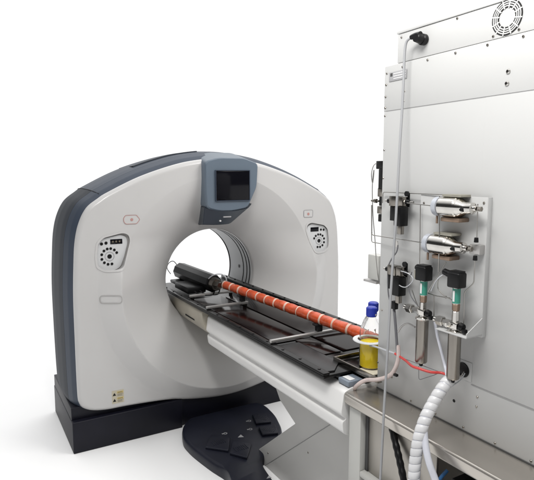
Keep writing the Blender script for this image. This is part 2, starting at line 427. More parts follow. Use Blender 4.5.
# console hanging from the top: slate housing, dark screen, sloping chin
CX = 1.642
def cons(pts, y0, y1, name, m, parent, bev=.008):
    mb = MB(); mb.prism([(CX + x, y0, z) for x, z in pts], (0, y1 - y0, 0), bev); return mb.build(name, m, parent)
H = MB(); t = bmesh.new()
outl = rounded([(-.205, 1.835), (-.10, 1.862), (.09, 1.862), (.203, 1.825), (.192, 1.66), (.12, 1.515), (.0, 1.495), (-.10, 1.497), (-.195, 1.52), (-.205, 1.66)], 5, .03)
L = []
for k, y, dz in ((.93, 3.50, .05), (1.0, 3.335, 0), (.985, 3.318, 0), (.95, 3.31, 0)):
    L.append([t.verts.new((CX + p.x * k, y, 1.68 + (p.y - 1.68) * k + (dz if p.y > 1.8 else 0))) for p in outl])
for A, B in zip(L, L[1:]):
    for i in range(len(A)): j = (i + 1) % len(A); t.faces.new((A[i], A[j], B[j], B[i]))
t.faces.new(L[-1]); t.faces.new(L[0][::-1]); bmesh.ops.recalc_face_normals(t, faces=t.faces[:])
H._add(t); console = H.build('display_console', 'bezel', gantry)
mb = MB(); mb.box((1.515, 3.300, 1.574), (1.764, 3.3115, 1.770), .003); scr = mb.build('screen', 'screen', console)
fr = frame_ring([(1.509, 1.568), (1.770, 1.568), (1.770, 1.776), (1.509, 1.776)], .006, .014, 'screen_bezel', 'slate', console, yc=3.312)
ch = MB(); t = bmesh.new()
A = [(-.203, 3.330, 1.528), (-.10, 3.314, 1.506), (.02, 3.310, 1.500), (.13, 3.320, 1.518), (.165, 3.335, 1.545)]
B = [(-.190, 3.395, 1.405), (-.10, 3.385, 1.400), (-.03, 3.385, 1.400), (.01, 3.39, 1.402), (.03, 3.40, 1.408)]
D = [(-.150, 3.60, 1.385), (-.10, 3.60, 1.385), (-.03, 3.60, 1.385), (.01, 3.60, 1.39), (.04, 3.60, 1.40)]
E_ = [(-.150, 3.60, 1.54), (-.10, 3.60, 1.54), (.02, 3.60, 1.54), (.13, 3.60, 1.54), (.18, 3.60, 1.56)]
G = [[t.verts.new((CX + x, y, z)) for x, y, z in row] for row in (A, B, D, E_)]
for P, Q in zip(G, G[1:] + G[:1]):
    for i in range(4): t.faces.new((P[i], P[i + 1], Q[i + 1], Q[i]))
t.faces.new([g_[0] for g_ in G]); t.faces.new([g_[-1] for g_ in G][::-1])
bmesh.ops.recalc_face_normals(t, faces=t.faces[:]); bmesh.ops.bevel(t, geom=t.edges[:], offset=.005, segments=2, affect='EDGES')
ch._add(t); chin = ch.build('console_chin', 'chin_slate', gantry)
mb = MB(); mb.box((CX - .06, 3.335, 1.452), (CX + .0, 3.352, 1.462), .003); mb.build('logo_bar', 'print_grey', chin)
mb = MB(); mb.cyl((CX - .075, 3.352, 1.43), (CX - .075, 3.372, 1.43), .006); mb.build('lamp', 'print_white', chin)

# ================================================================== PATIENT TABLE
table = thing('patient_table', (1.60, 2.3, 0), 'white ct patient table with a grooved side fascia running into the gantry bore', 'patient table')
def sweep(prof, y0, y1, name, m, parent, endround=.05, bev=0):
    # prof: (x, z) closed section; far end rounded inwards
    t = bmesh.new(); L = []; cx = max(p[0] for p in prof); cz = .75
    ysn = [(y0, 1.0)] + [(y1 - endround + endround * math.sin(R(a)), 1 - (1 - math.cos(R(a))) * .22) for a in range(0, 91, 10)]
    for y, k in ysn: L.append([t.verts.new((cx + (x - cx) * (1 - (1 - k) * .25), y, cz + (z - cz) * k)) for x, z in prof])
    for A, B in zip(L, L[1:]):
        for i in range(len(A)): j = (i + 1) % len(A); t.faces.new((A[i], A[j], B[j], B[i]))
    t.faces.new(L[0]); t.faces.new(L[-1][::-1]); bmesh.ops.recalc_face_normals(t, faces=t.faces[:])
    mb = MB(); mb._add(t); return mb.build(name, m, parent, ang=50)
up_prof = rounded([(1.88, .858), (1.395, .862), (1.348, .848), (1.335, .757), (1.349, .742), (1.361, .737), (1.361, .727), (1.342, .720), (1.349, .668), (1.385, .650), (1.88, .655)], 5, .012)
sweep([tuple(p) for p in up_prof], 1.694, 3.125, 'side_fascia', 'table_white', table)
b = MB(); b.box((1.352, 1.70, .700), (1.356, 3.02, .704), .001); b.build('fascia_groove', 'recess', table)
b = MB()
b.box((1.395, 1.78, .858), (1.86, 3.10, .8855), .003); b.box((1.468, 1.70, .858), (1.86, 1.779, .8855), .003)
b.build('slide', 'board', table); b = MB(); b.prism([(1.52, 2.64, .66), (1.52, 2.49, .48), (1.52, 2.33, .405), (1.52, 2.82, 0), (1.52, 1.64, 0), (1.52, 1.64, .66)], (.34, 0, 0), .006)
ped = b.build('pedestal', 'pedestal', table)
for y_, z_ in ((2.20, .30), (2.62, .10), (1.80, .10)):
    q = MB(); q.lathe([(0, -.003), (.004, -.003), (.006, 0), (0, 0)], (1.52, y_, z_), (1, 0, 0), 10); q.build('screw', 'steel_dull', ped)
b = MB(); b.tube([(1.5195, 2.66, 0.0), (1.5195, 1.72, .775)], .002, 6, 1); b.build('panel_seam', 'seam_soft', ped)
# cradle underside reaching through the bore
t = bmesh.new(); L = []
for y, k in ((3.11, .99), (3.13, 1), (3.9, .97), (3.98, .88)):
    pr = rounded([(1.312, .884), (1.320, .79), (1.36, .722), (1.85, .722), (1.890, .79), (1.898, .884)], 5, .03)
    L.append([t.verts.new((GX + (p.x - GX) * k, y, .884 + (p.y - .884) * k)) for p in pr])
for A, B in zip(L, L[1:]):
    for i in range(len(A)): j = (i + 1) % len(A); t.faces.new((A[i], A[j], B[j], B[i]))
t.faces.new(L[0]); t.faces.new(L[-1][::-1]); bmesh.ops.recalc_face_normals(t, faces=t.faces[:])
mb = MB(); mb._add(t); cradle = mb.build('cradle', 'beige', table)
b = MB(); b.box((1.322, 3.26, .782), (1.345, 3.42, .794), .004); b.build('cradle_slot', 'black_matte', cradle)

# black core board lying on the table
board = thing('core_board', (1.60, 2.8, .886), 'long glossy black board with raised bolted rails lying along the patient table', 'board')
b = MB(); b.box((1.304, 1.775, .887), (1.902, 4.0, .900), .003); b.build('base_board', 'board', board)
b = MB(); b.box((1.300, 1.775, .9005), (1.336, 4.0, .912), .004); r1 = b.build('rail', 'board', board)
b = MB(); b.box((1.868, 1.95, .9005), (1.906, 4.0, .918), .004); r2 = b.build('rail', 'board', board)
for i in range(15):
    y = 1.83 + i * .15
    mb = MB(); mb.cyl((1.318, y, .912), (1.318, y, .9155), .007, seg=10); mb.build('bolt', 'board_grey', r1)
    if y > 2: mb = MB(); mb.cyl((1.887, y, .918), (1.887, y, .9225), .007, seg=10); mb.build('bolt', 'board_grey', r2)
b = MB(); b.prism([(1.338, 1.80, .9005), (1.375, 1.795, .9005), (1.455, 1.87, .9005), (1.455, 2.20, .9005), (1.338, 2.20, .9005)], (0, 0, .008), .002); b.build('end_plate', 'board_grey', board)
b = MB(); b.box((1.350, 2.25, .9005), (1.56, 3.35, .906), .002); b.build('glossy_panel', 'board_gloss', board)
b = MB(); b.box((1.575, 1.99, .9005), (1.850, 3.30, .907), .002); b.build('glossy_panel', 'board_gloss', board)
b = MB(); b.box((1.460, 1.99, .9005), (1.560, 2.24, .9065), .002); b.build('glossy_panel', 'board_gloss', board)

# cross bars
L3 = ['steel cross bar under the middle of the orange pipe, nearest to the bottle', 'middle steel cross bar on the black board, just outside the bore', 'farthest steel cross bar on the black board, beside the black drum in the bore']
for (y, x0, x1), lb in zip(((2.235, 1.309, 1.815), (3.02, 1.308, 1.60), (3.365, 1.335, 1.665)), L3):
    cb = thing('cross_bar', ((x0 + x1) / 2, y, .916), lb, 'bar', 'steel cross bars on the black board')
    mb = MB(); mb.box((x0, y - .010, .917), (x1, y + .010, .933), .003); mb.build('bar', 'bar', cb)
    for x in (x0 + .02, x1 - .02): mb = MB(); mb.box((x - .009, y - .012, .900), (x + .009, y + .012, .917), .002); mb.build('foot', 'board', cb)

# orange heated pipe
p0, p1 = V((1.553, 3.26, 1.0)), V((1.630, 1.80, 1.0)); ax = (p1 - p0).normalized(); LEN = (p1 - p0).length
pipe = thing('heated_pipe', (1.60, 2.5, .934), 'orange wrapped pipe held by pale ties, running from the bore above the black board', 'pipe')
prof = [(0, 0)]; n = int(LEN / .105); 
for k in range(n * 14 + 1):
    h = k * LEN / (n * 14); ph = (h / .105) % 1
    prof.append((.0235 + .0052 * abs(math.sin(PI * ph)) ** .5 + .0008 * math.sin(h * 83), h))
prof.append((0, LEN))
mb = MB(); mb.lathe(prof, p0, ax, 28); mb.build('wrapped_tube', 'orange', pipe, ang=60)
for k in range(n + 1):
    h = k * .105 + .009 * math.sin(k * 5)
    if h > LEN: break
    tilt = V((.62 + .12 * math.sin(k * 2.3 + 1), 0, -.25 + .15 * math.cos(k * 3)))
    c = p0 + ax * h; a2 = (ax + tilt * .5).normalized(); w = .0065
    mb = MB(); mb.lathe([(.024, -w), (.0282, -w), (.0292, 0), (.0282, w), (.024, w), (.024, -w)], c, a2, 28); mb.build('tie', 'tie', pipe)
for y in (2.24, 3.03):
    x = p0.x + (3.26 - y) / (3.26 - 1.80) * (p1.x - p0.x)
    mb = MB(); mb.box((x - .016, y - .014, .9335), (x + .016, y + .014, .979), .003)
    mb.box((x - .030, y - .018, .964), (x + .030, y + .018, .976), .003); mb.build('saddle', 'board_grey', pipe)

# black drum at the far end of the pipe
drum = thing('black_drum', (1.52, 3.65, .918), 'black faceted drum with loose cables lying on the board inside the bore', 'drum')
a0, a1 = V((1.535, 3.40, .985)), V((1.500, 3.97, .995)); dax = (a1 - a0)
mb = MB(); mb.lathe([(0, 0), (.058, 0), (.064, .01), (.064, dax.length - .01), (.058, dax.length), (0, dax.length)], a0, dax, 9); mb.build('body', 'black', drum, ang=20)
mb = MB(); mb.cyl(a0 + V((0, -.05, 0)), a0, .040, .050); mb.cyl(a0 + V((0, -.10, .004)), a0 + V((0, -.05, 0)), .022, .03, seg=6); mb.build('end_fitting', 'steel_dull', drum)
mb = MB(); mb.box((1.36, 3.46, .917), (1.50, 3.72, .962), .008); mb.box((1.40, 3.74, .917), (1.60, 3.93, .940), .008); mb.build('cable_box', 'black', drum)
for x in (1.40, 1.44):
    mb = MB(); mb.tube([(x, 3.43, .94), (x + .02, 3.38, .925), (x + .09, 3.34, .922), (x + .13, 3.38, .95)], .005); mb.build('loose_cable', 'black', drum)
mb = MB(); mb.tube([(1.49, 3.42, 1.01), (1.51, 3.36, 1.055), (1.56, 3.33, 1.062), (1.59, 3.32, 1.03), (1.59, 3.33, .98)], .0045); mb.build('white_cable', 'white_cable', drum)
mb = MB(); mb.tube([(1.50, 3.97, 1.0), (1.47, 4.02, 1.06), (1.43, 4.02, 1.055), (1.40, 3.99, 1.02), (1.41, 3.94, .98)], .003); mb.build('wire_loop', 'grey_hose', drum)

# frame, tray, box at the near end of the table
fr = thing('tray_frame', (1.55, 1.84, .887), 'dark metal angle frame with a cream tray at the end of the patient table', 'tray')
mb = MB(); mb.box((1.400, 1.725, .903), (1.412, 1.735, .925), .001)
P_ = [V((1.452, 1.885, .908)), V((1.418, 1.66, .908))]
mb = MB(); mb.box((1.446, 1.60, .905), (1.452, 1.90, .925), .001); mb.box((1.446, 1.60, .9005), (1.470, 1.90, .905), .001)
mb.box((1.452, 1.893, .905), (1.72, 1.899, .925), .001); mb.build('angle_frame', 'steel_dull', fr)
mb = MB(); mb.box((1.472, 1.69, .892), (1.71, 1.885, .899), .002); mb.build('tray', 'cream', fr)
bx = thing('junction_box', (1.415, 1.735, .8625), 'small grey blue box lying between the black board and the bench', 'box')
mb = MB(); mb.box((1.375, 1.70, .8625), (1.455, 1.770, .886), .004); body = mb.build('body', 'greyblue', bx)
mb = MB(); mb.box((1.39, 1.71, .8862), (1.42, 1.76, .889), .001); mb.build('lid_label', 'print_white', bx)

# bottles
def bottle(x, y, z, label, liq):
    b = thing('reagent_bottle', (x, y, z), label, 'bottle', 'glass bottles beside the cabinet')
    r = .050; prof = [(0, 0), (r - .005, 0), (r, .006), (r, .165), (r - .006, .185), (r - .022, .212), (.021, .232), (.020, .262), (.0175, .262), (.0185, .232), (r - .025, .210), (r - .009, .184), (r - .0025, .165), (r - .0025, .007), (r - .007, .004), (0, .004)]
    m_ = MB(); m_.lathe(prof, (x, y, z), (0, 0, 1), 48); m_.build('glass', 'glass', b)
    c = MB(); c.lathe([(0, .272), (.018, .272), (.0225, .268), (.0225, .232), (.0205, .229)], (x, y, z), (0, 0, 1), 32)
    for k in range(32):
        a = 2 * PI * k / 32; c.box((x + .0225 * math.cos(a) - .0009, y + .0225 * math.sin(a) - .0009, z + .234), (x + .0225 * math.cos(a) + .0009, y + .0225 * math.sin(a) + .0009, z + .267), 0)
    c.build('cap', 'blue', b)
    if liq:
        q = MB(); q.lathe([(0, .005), (r - .008, .005), (r - .0035, .009), (r - .0035, liq), (0, liq)], (x, y, z), (0, 0, 1), 48); q.build('liquid', 'yellow_liquid', b)
    return b
bottle(1.553, 1.770, .8995, 'clear glass bottle with blue cap and yellow liquid, standing in the white ring holder', .115)
bottle(1.620, 1.835, .8995, 'clear glass bottle with blue cap, behind the bottle of yellow liquid', .05)
hd = thing('bottle_holder', (1.553, 1.77, 1.03), 'white plastic ring holder around the bottle of yellow liquid, beside the cabinet', 'holder')
mb = MB(); mb.lathe([(.052, 0), (.072, 0), (.0735, .002), (.072, .005), (.052, .005), (.052, 0)], (1.545, 1.770, 1.022), (0, 0, 1), 48); mb.build('ring', 'panel_white', hd)
mb = MB(); mb.box((1.56, 1.672, 1.0215), (1.60, 1.72, 1.0295), .002); mb.build('arm', 'panel_white', hd)

# ================================================================== FLOOR PEDAL UNIT
pdl = thing('foot_pedal', (1.55, 3.0, 0), 'dark navy foot pedal unit with an arm, on the floor in front of the gantry', 'foot pedal')
out_ = [(1.31, 3.36), (1.225, 3.26), (1.175, 3.12), (1.178, 2.99), (1.19, 2.90), (1.215, 2.75), (1.25, 2.62), (1.225, 2.52), (1.16, 2.34), (1.08, 2.10), (1.36, 2.10), (1.42, 2.36), (1.45, 2.55), (1.49, 2.66), (1.62, 2.70), (1.73, 2.80), (1.80, 2.92), (1.86, 3.10), (1.88, 3.26), (1.86, 3.36)]
outr = rounded(out_, 5, .05)
t = bmesh.new(); L = []
cc = V((1.55, 3.0))
for k, z in ((1.0, 0), (1.01, .035), (1.0, .055), (.975, .066), (.94, .070)):
    row = []
    for p in outr:
        c = V((1.52, 3.02)) if p.y > 2.66 else V((1.30, p.y))
        row.append(t.verts.new((c.x + (p.x - c.x) * k, c.y + (p.y - c.y) * k, z)))
    L.append(row)
for A, B in zip(L, L[1:]):
    for i in range(len(A)): j = (i + 1) % len(A); t.faces.new((A[i], A[j], B[j], B[i]))
t.faces.new(L[-1]); t.faces.new(L[0][::-1]); bmesh.ops.recalc_face_normals(t, faces=t.faces[:])
mb = MB(); mb._add(t); mb.build('pad', 'navy_soft', pdl, ang=50)
def quad(pts, name, m, z=.070, h=.008, bev=.004):
    mb = MB(); mb.prism([(x, y, z + .0006) for x, y in pts], (0, 0, h), bev); return mb.build(name, m, pdl)
quad([(1.235, 2.90), (1.33, 3.03), (1.42, 2.93), (1.34, 2.79)], 'pedal_button', 'navy_soft', h=.016)
quad([(1.335, 2.76), (1.42, 2.89), (1.50, 2.79), (1.40, 2.66)], 'pedal_button', 'navy_soft', h=.016)
quad([(1.66, 3.02), (1.70, 3.15), (1.80, 3.13), (1.76, 2.99)], 'pedal_button', 'navy_soft', h=.016)
quad([(1.62, 2.86), (1.65, 2.97), (1.76, 2.94), (1.72, 2.83)], 'pedal_button', 'navy_soft', h=.016)
for x, y in ((1.43, 3.02), (1.65, 3.10), (1.60, 2.99)):
    mb = MB(); mb.lathe([(.008, 0), (.013, 0), (.013, .0012), (.008, .0012), (.008, 0)], (x, y, .0702), (0, 0, 1), 20); mb.box((x - .022, y - .002, .0702), (x - .014, y + .010, .0712), 0); mb.build('pedal_icon', 'print_grey', pdl)
for cx_, cy_, a_ in ((1.33, 2.91, .62), (1.418, 2.775, .62), (1.73, 3.072, -.25), (1.688, 2.90, -.25)):
    for k_ in range(-3, 4):
        u_ = V((math.cos(a_ + .95), math.sin(a_ + .95))); v_ = V((-u_.y, u_.x)); c_ = V((cx_, cy_)) + v_ * .013 * k_
        q = MB(); q.box((-.026, -.0022, -.0012), (.026, .0022, .0012), .0008, rot=Matrix.Rotation(math.atan2(u_.y, u_.x), 3, 'Z'))
        for v in q.bm.verts: v.co += V((c_.x, c_.y, .0876))
        q.build('tread_ridge', 'navy_soft', pdl)
quad([(1.475, 2.93), (1.51, 2.955), (1.512, 2.915)], 'pedal_icon', 'print_grey', h=.001, bev=0)
quad([(1.40, 2.43), (1.425, 2.45), (1.43, 2.425)], 'pedal_icon', 'print_grey', h=.001, bev=0)

# ================================================================== BENCH
XB = 1.346
bench = thing('steel_bench', (1.8, .6, 0), 'stainless steel bench with a rolled front edge carrying the tall cabinet', 'bench')
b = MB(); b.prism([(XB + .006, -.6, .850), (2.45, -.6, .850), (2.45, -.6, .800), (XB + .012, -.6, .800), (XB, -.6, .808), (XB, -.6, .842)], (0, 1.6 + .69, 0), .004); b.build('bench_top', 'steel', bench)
b = MB(); b.box((XB + .012, 1.598, .03), (XB + .058, 1.670, .799), .004); b.build('leg', 'post', bench)
b = MB(); b.box((XB + .012, 1.40, .525), (XB + .058, 1.597, .548), .003); b.build('ledge', 'post', bench)
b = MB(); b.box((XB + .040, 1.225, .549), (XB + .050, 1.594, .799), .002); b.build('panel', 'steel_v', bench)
b = MB(); b.box((XB + .036, 1.578, .549), (XB + .0395, 1.594, .799), .001); b.build('panel_gap', 'seam', bench)
b = MB(); b.box((XB + .050, .0, .03), (XB + .060, 1.396, .524), .002); b.build('lower_panel', 'post', bench)
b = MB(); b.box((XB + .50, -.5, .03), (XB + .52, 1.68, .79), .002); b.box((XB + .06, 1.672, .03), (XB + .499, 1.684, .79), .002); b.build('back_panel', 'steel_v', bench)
bd = thing('control_box', (1.55, 1.05, .60), 'black device with a pale trim edge under the steel bench top', 'device')
b = MB(); b.box((1.375, .70, .60), (1.75, 1.15, .745), .004); b.build('housing', 'black', bd)
b = MB(); b.box((1.368, .70, .722), (1.3745, 1.15, .730), .001); b.build('trim', 'print_white', bd)
b = MB(); b.box((1.45, .95, .5), (1.70, 1.12, .599), .004); b.build('foot_stand', 'black', bd)
bc = MB(); bc.tube([(1.40, 1.19, .745), (1.37, 1.20, .705), (1.375, 1.185, .66), (1.36, 1.15, .69), (1.36, 1.125, .735), (1.37, 1.10, .70), (1.365, 1.13, .65), (1.37, 1.20, .62), (1.38, 1.22, .52)], .006)
tag(bc.build('blue_cable', 'blue_cable'), 'tangled blue cable hanging under the steel bench beside the black device', 'cable')
bh = MB(); bh.tube([K(392, 428, 1.377), K(396, 445, 1.365), K(400, 462, 1.355), K(404, 482, 1.345), K(408, 510, 1.345)], .013, 14, rf=lambda s, i: 1 + .08 * math.sin(i * 1.6))
tag(bh.build('black_hose', 'black'), 'black ribbed hose hanging in front of the steel bench panel', 'hose')

# ================================================================== CABINET
XC = 1.50
cab = thing('equipment_cabinet', (1.9, 1.0, .852), 'tall light grey metal cabinet with a fan box on top, on the steel bench', 'cabinet')
b = MB(); b.box((XC, .05, .853), (2.30, 1.665, 2.170), .003); b.build('body', 'cab', cab)
b = MB(); b.box((XC + .003, .08, 2.172), (2.22, 1.600, 2.278), .002); tb = b.build('fan_box', 'cab', cab)
b = MB(); b.box((XC - .001, .075, 2.2795), (2.23, 1.604, 2.290), .002); b.build('lid', 'cab', tb)
b = MB(); b.box((XC - .0004, .05, 1.9950), (XC, 1.652, 1.9975), 0); b.build('seam', 'seam_soft', cab)
b = MB(); b.box((XC - .001, .06, 1.033), (XC, 1.186, 1.9948), .0005); b.build('door_panel', 'cab', cab)
b = MB(); b.box((XC - .0015, .05, 1.9975), (XC, 1.663, 2.168), .0012); b.build('upper_panel', 'cab', cab)
b = MB(); b.box((XC - .0015, .05, 1.0285), (XC, 1.190, 1.0315), 0); b.build('seam', 'seam_soft', cab)
b = MB(); b.box((XC - .003, .05, .8505), (XC + .6, 1.665, .8545), 0); b.build('base_gasket', 'seam', cab)
def screw(u, v, x, r=.0042, name='screw', m='steel_dull', h=.003):
    p = K(u, v, x); s_ = MB(); s_.lathe([(0, -h), (r * .6, -h), (r, -h * .4), (r, 0), (0, 0)], p, (1, 0, 0), 12); return s_.build(name, m, cab if True else None)
for u, v in ((401.6, 37.5), (457.3, 18.5), (493.2, 36.6), (519, 29.7)): screw(u, v, XC + .0025)
for u, v in ((427.6, 60), (455.5, 53), (487.5, 45), (523.3, 36.5), (402.6, 67), (386.9, 73.5), (386.2, 85), (385.6, 97), (385.2, 108)): screw(u, v, XC - .0026)
for u, v in ((385, 116), (384.2, 150), (383.2, 178), (404.8, 91.5), (404, 101.3), (411, 400.5), (435.6, 413.5), (463.3, 427), (495, 443), (531, 461), (477.4, 397), (476.5, 406.5), (376, 315), (375, 330), (378, 362), (392, 377), (382, 310)): screw(u, v, XC)
screw(454, 400.7, XC, .006, 'panel_hole', 'black_matte', .001)
for u, v in ((508.3, 71.5), (507, 83.6)): screw(u, v, XC - .0025, .0075, 'stud', 'chrome', .005)
# nameplate
a, b2 = K(389.9, 73, XC), K(407.3, 78.4, XC)
b = MB(); b.box((XC - .0045, b2.y, b2.z), (XC - .0026, a.y, a.z), .001); npl = b.build('nameplate', 'print_grey', cab)
b = MB(); b.box((XC - .0052, a.y - .020, a.z - .016), (XC - .0045, a.y - .008, a.z - .004), 0); b.build('plate_mark', 'seam', npl)
for k in range(3): b = MB(); b.box((XC - .0052, b2.y + .004, b2.z + .007 + .009 * k), (XC - .0045, a.y - .026, b2.z + .010 + .009 * k), 0); b.build('plate_line', 'print_white', npl)
# fan grille
fc = K(507.2, 17.5, XC + .003); fr_ = .054
b = MB(); b.lathe([(.028, -.0008), (fr_, -.0008), (fr_, 0), (.028, 0), (.028, -.0008)], fc, (1, 0, 0), 64); fan = b.build('fan_opening', 'black_matte', tb)
b = MB()
for rr in (.0345, .041, .0475): b.lathe([(rr - .0017, -.0022), (rr + .0017, -.0022), (rr + .0017, -.0009), (rr - .0017, -.0009), (rr - .0017, -.0022)], fc, (1, 0, 0), 64)
for k in range(12):
    a = 2 * PI * k / 12 + .2; d = V((0, math.cos(a), math.sin(a))); n_ = V((0, -d.z, d.y)) * .0019
    b.prism([fc + d * .027 - n_ + V((-.001, 0, 0)), fc + d * .0542 - n_ + V((-.001, 0, 0)), fc + d * .0542 + n_ + V((-.001, 0, 0)), fc + d * .027 + n_ + V((-.001, 0, 0))], (-.0016, 0, 0))
b.build('grille', 'cab', fan, smooth=False)
for dy, dz in ((.052, .052), (-.052, .052)):
    pass
# cable port
pc = K(463.5, 369.5, XC)
b = MB(); b.box((XC - .0025, pc.y - .036, pc.z - .034), (XC, pc.y + .036, pc.z + .034), .001); port = b.build('port_plate', 'cab', cab)
b = MB(); b.lathe([(0, -.0035), (.021, -.0035), (.021, -.007), (.026, -.007), (.027, 0), (0, 0)], pc, (1, 0, 0), 32); b.build('grommet', 'black', port)

# plug and white cord
pp = K(425, 40, XC + .003)
plug = thing('power_plug', pp, 'black angled plug in the fan box, its long pale cord hanging past the bench', 'plug')
b = MB(); b.cyl(pp + V((-.02, 0, 0)), pp, .020, bev=.003); b.build('socket', 'black', plug)
q0 = pp + V((-.034, -.010, .010)); q1 = K(411, 37.5, XC - .034)
b = MB(); b.cyl(pp + V((-.048, 0, .004)), pp + V((-.018, 0, 0)), .016, .017, bev=.003); b.tube([q0, (q0 + q1) / 2 + V((0, 0, .002)), q1], .012, 14, rf=lambda s, i: 1.15 - .45 * s); b.build('plug_body', 'black', plug)
cp_ = [(411.5, 37.5, 1.466), (406.5, 42, 1.464), (404.6, 54, 1.463), (403.6, 80, 1.462), (402, 112, 1.458), (399.6, 150, 1.445), (396, 217, 1.42), (391, 290, 1.39), (387.2, 357, 1.355), (384, 410, 1.325), (380.6, 475, 1.31), (378, 520, 1.305), (375, 600, 1.30)]
c = MB(); c.tube([K(*p) for p in cp_], .0048, 12); c.build('cord', 'cord_grey', plug)

# ------------------------------------------------ mounting plate
XP = 1.478
tl, br = K(420, 196, XP), K(482.5, 339, XP)
mp = thing('mounting_plate', (XP, 1.25, 1.2), 'light grey metal plate bolted to the cabinet face, carrying the valves and vessels', 'mounting plate')
zt = K(488, 197.5, XP).z; yr = K(485, 270, XP).y; yl = K(419.5, 235, XP).y; zb = K(482, 338, XP).z
b = MB(); b.box((XP, yr, zb), (XP + .004, yl, zt), .001); b.box((XP, yr, zb), (XC - .0005, yr + .003, zt), .001); b.build('plate', 'cab', mp)
zs = K(470, 331, XP).z
b = MB(); b.box((XP - .075, yr + .001, zs - .004), (XP, yr + .13, zs), .001); b.prism([(XP, yr, zs), (XP, yr, zs + .055), (XP - .073, yr, zs + .012), (XP - .073, yr, zs)], (0, .003, 0)); b.build('shelf', 'cab', mp)
for u, v in ((484, 203), (424, 203), (480, 325), (446, 297), (423, 330)):
    p = K(u, v, XP); s_ = MB(); s_.lathe([(0, -.003), (.003, -.003), (.005, 0), (0, 0)], p, (1, 0, 0), 6); s_.build('bolt', 'steel_dull', mp)

# ------------------------------------------------ pipework
def pipework(pts, lb, r=.0019, m='tubing', rad=.012, name='steel_tube', group='thin steel tubes on the cabinet face'):
    b = MB(); b.bend([K(*p) for p in pts], r, rad); return tag(b.build(name, m), lb, 'tube', group)
pipework([(382.5, 203, 1.485), (383, 192, 1.485), (458, 195.5, 1.468), (458, 201, 1.468)], 'thin steel tube running level above the black valve to the upper steel vessel')
pipework([(372, 205, 1.475), (371.8, 235, 1.475), (421, 242.5, 1.46), (426, 243, 1.46)], 'thin steel tube entering the left end of the lower steel vessel')
pipework([(420.5, 204, 1.465), (419.5, 268, 1.465)], 'thin steel tube dropping along the left edge of the mounting plate')
pipework([(439.5, 196, 1.43), (439.3, 240, 1.42), (438.5, 272, 1.43)], 'thin steel tube crossing in front of both steel vessels')
pipework([(477.8, 204, 1.45), (476.8, 238, 1.45)], 'thin steel tube dropping from the upper vessel elbow to the square block')
pipework([(475, 260, 1.45), (474, 283, 1.45), (464.5, 292, 1.45), (463.5, 330, 1.45)], 'thin steel tube below the square block, bent towards the right transmitter')
pipework([(407, 203, 1.45), (434, 206, 1.44)], 'thin steel tube joining the upper black valve to the upper vessel')
pipework([(447, 275, 1.43), (438, 278, 1.43), (437.5, 289, 1.43), (444, 296, 1.43), (452, 300, 1.43)], 'thin steel tube looping between the two pressure transmitters')
pipework([(446, 262, 1.45), (437, 277, 1.44), (428, 292, 1.44)], 'thin steel tube slanting down from the lower vessel clamp')
pipework([(428, 293, 1.455), (436, 296, 1.455), (450, 298, 1.455)], 'thin level steel tube behind the two pressure transmitters')
pipework([(418.7, 366, 1.43), (418.7, 380, 1.43), (435.6, 374.5, 1.44), (440, 372, 1.45), (400, 357, 1.46)], 'thin dark wire bracket below the left upright steel cylinder', r=.0012, m='grey_hose')
pipework([(412, 290, 1.45), (416, 302, 1.45), (419, 308, 1.45)], 'thin steel tube slanting into the base of the left transmitter')
pipework([(434, 296, 1.46), (434, 316, 1.46)], 'short upright steel tube between the two transmitters')

# ------------------------------------------------ vessels
def vessel(u0, u1, v, x, label, ub):
    a = K(u0, v, x); z = a.z; y1 = K(u1, v, x).y; a = V((x, a.y, z)); L_ = a.y - y1
    t_ = thing('steel_vessel', (x, (a.y + y1) / 2, z), label, 'pressure vessel', 'horizontal steel vessels on the mounting plate')
    r = .0345
    b = MB(); b.lathe([(.006, .0), (.026, .002), (r, .012), (r, L_ * .50), (r * .90, L_ * .53), (r * .90, L_ * .58), (r * .55, L_ * .72), (r * .55, L_ * .9), (r * .3, L_ * .92), (r * .3, L_), (0, L_)], a + V((0, -.028, 0)), (0, -1, 0), 36); b.build('body', 'chrome', t_)
    b = MB(); b.lathe([(0, -.004), (.010, -.004), (.022, .003), (r * .96, .014), (r * 1.0, .034), (0, .034)], a, (0, -1, 0), 36); b.build('end_cap', 'cap_grey', t_)
    b = MB(); b.cyl(a + V((0, .012, 0)), a + V((0, -.002, 0)), .0075, seg=6); b.build('left_nut', 'black', t_)
    e = V((x, y1, z))
    b = MB(); b.cyl(e + V((-.016, .058, -.004)), e + V((-.016, .010, -.004)), .0075, seg=12, bev=.001); b.build('black_port', 'black', t_)
    b = MB(); b.cyl(e + V((0, -.028, 0)), e + V((0, -.005, 0)), .006, seg=6, bev=.001); b.cyl(e + V((0, -.045, 0)), e + V((0, -.030, 0)), .009, .007, seg=6, bev=.001); b.build('end_fitting', 'steel_dull', t_)
    ym = a.y - L_ * .52
    b = MB(); b.box((x - .012, ym - .045, z + .0345), (XP - .0005, ym + .034, z + .043), .002); b.build('upper_clamp', 'beige_metal', t_)
    b = MB(); b.box((x - .014, ym - .042, z - .049), (XP - .0005, ym + .036, z - .0348), .003); b.cyl((x - .01, a.y - .025, z - .058), (x - .01, a.y - .025, z - .032), .004); b.build('lower_clamp', 'brass', t_)
    return t_
vessel(434, 470, 206, 1.440, 'polished steel vessel with pale end cap, the upper one on the mounting plate', 0)
vessel(425, 461, 242.5, 1.440, 'polished steel vessel with pale end cap, the lower one above the two transmitters', 0)
blk = thing('square_block', K(475, 249, XP), 'small square metal block with black fittings at the right of the lower vessel', 'block')
a, c_ = K(470, 244, 1.455), K(480, 255, 1.455)
b = MB(); b.box((1.452, c_.y, c_.z), (XP - .0005, a.y, a.z), .002); b.build('block', 'bar', blk)
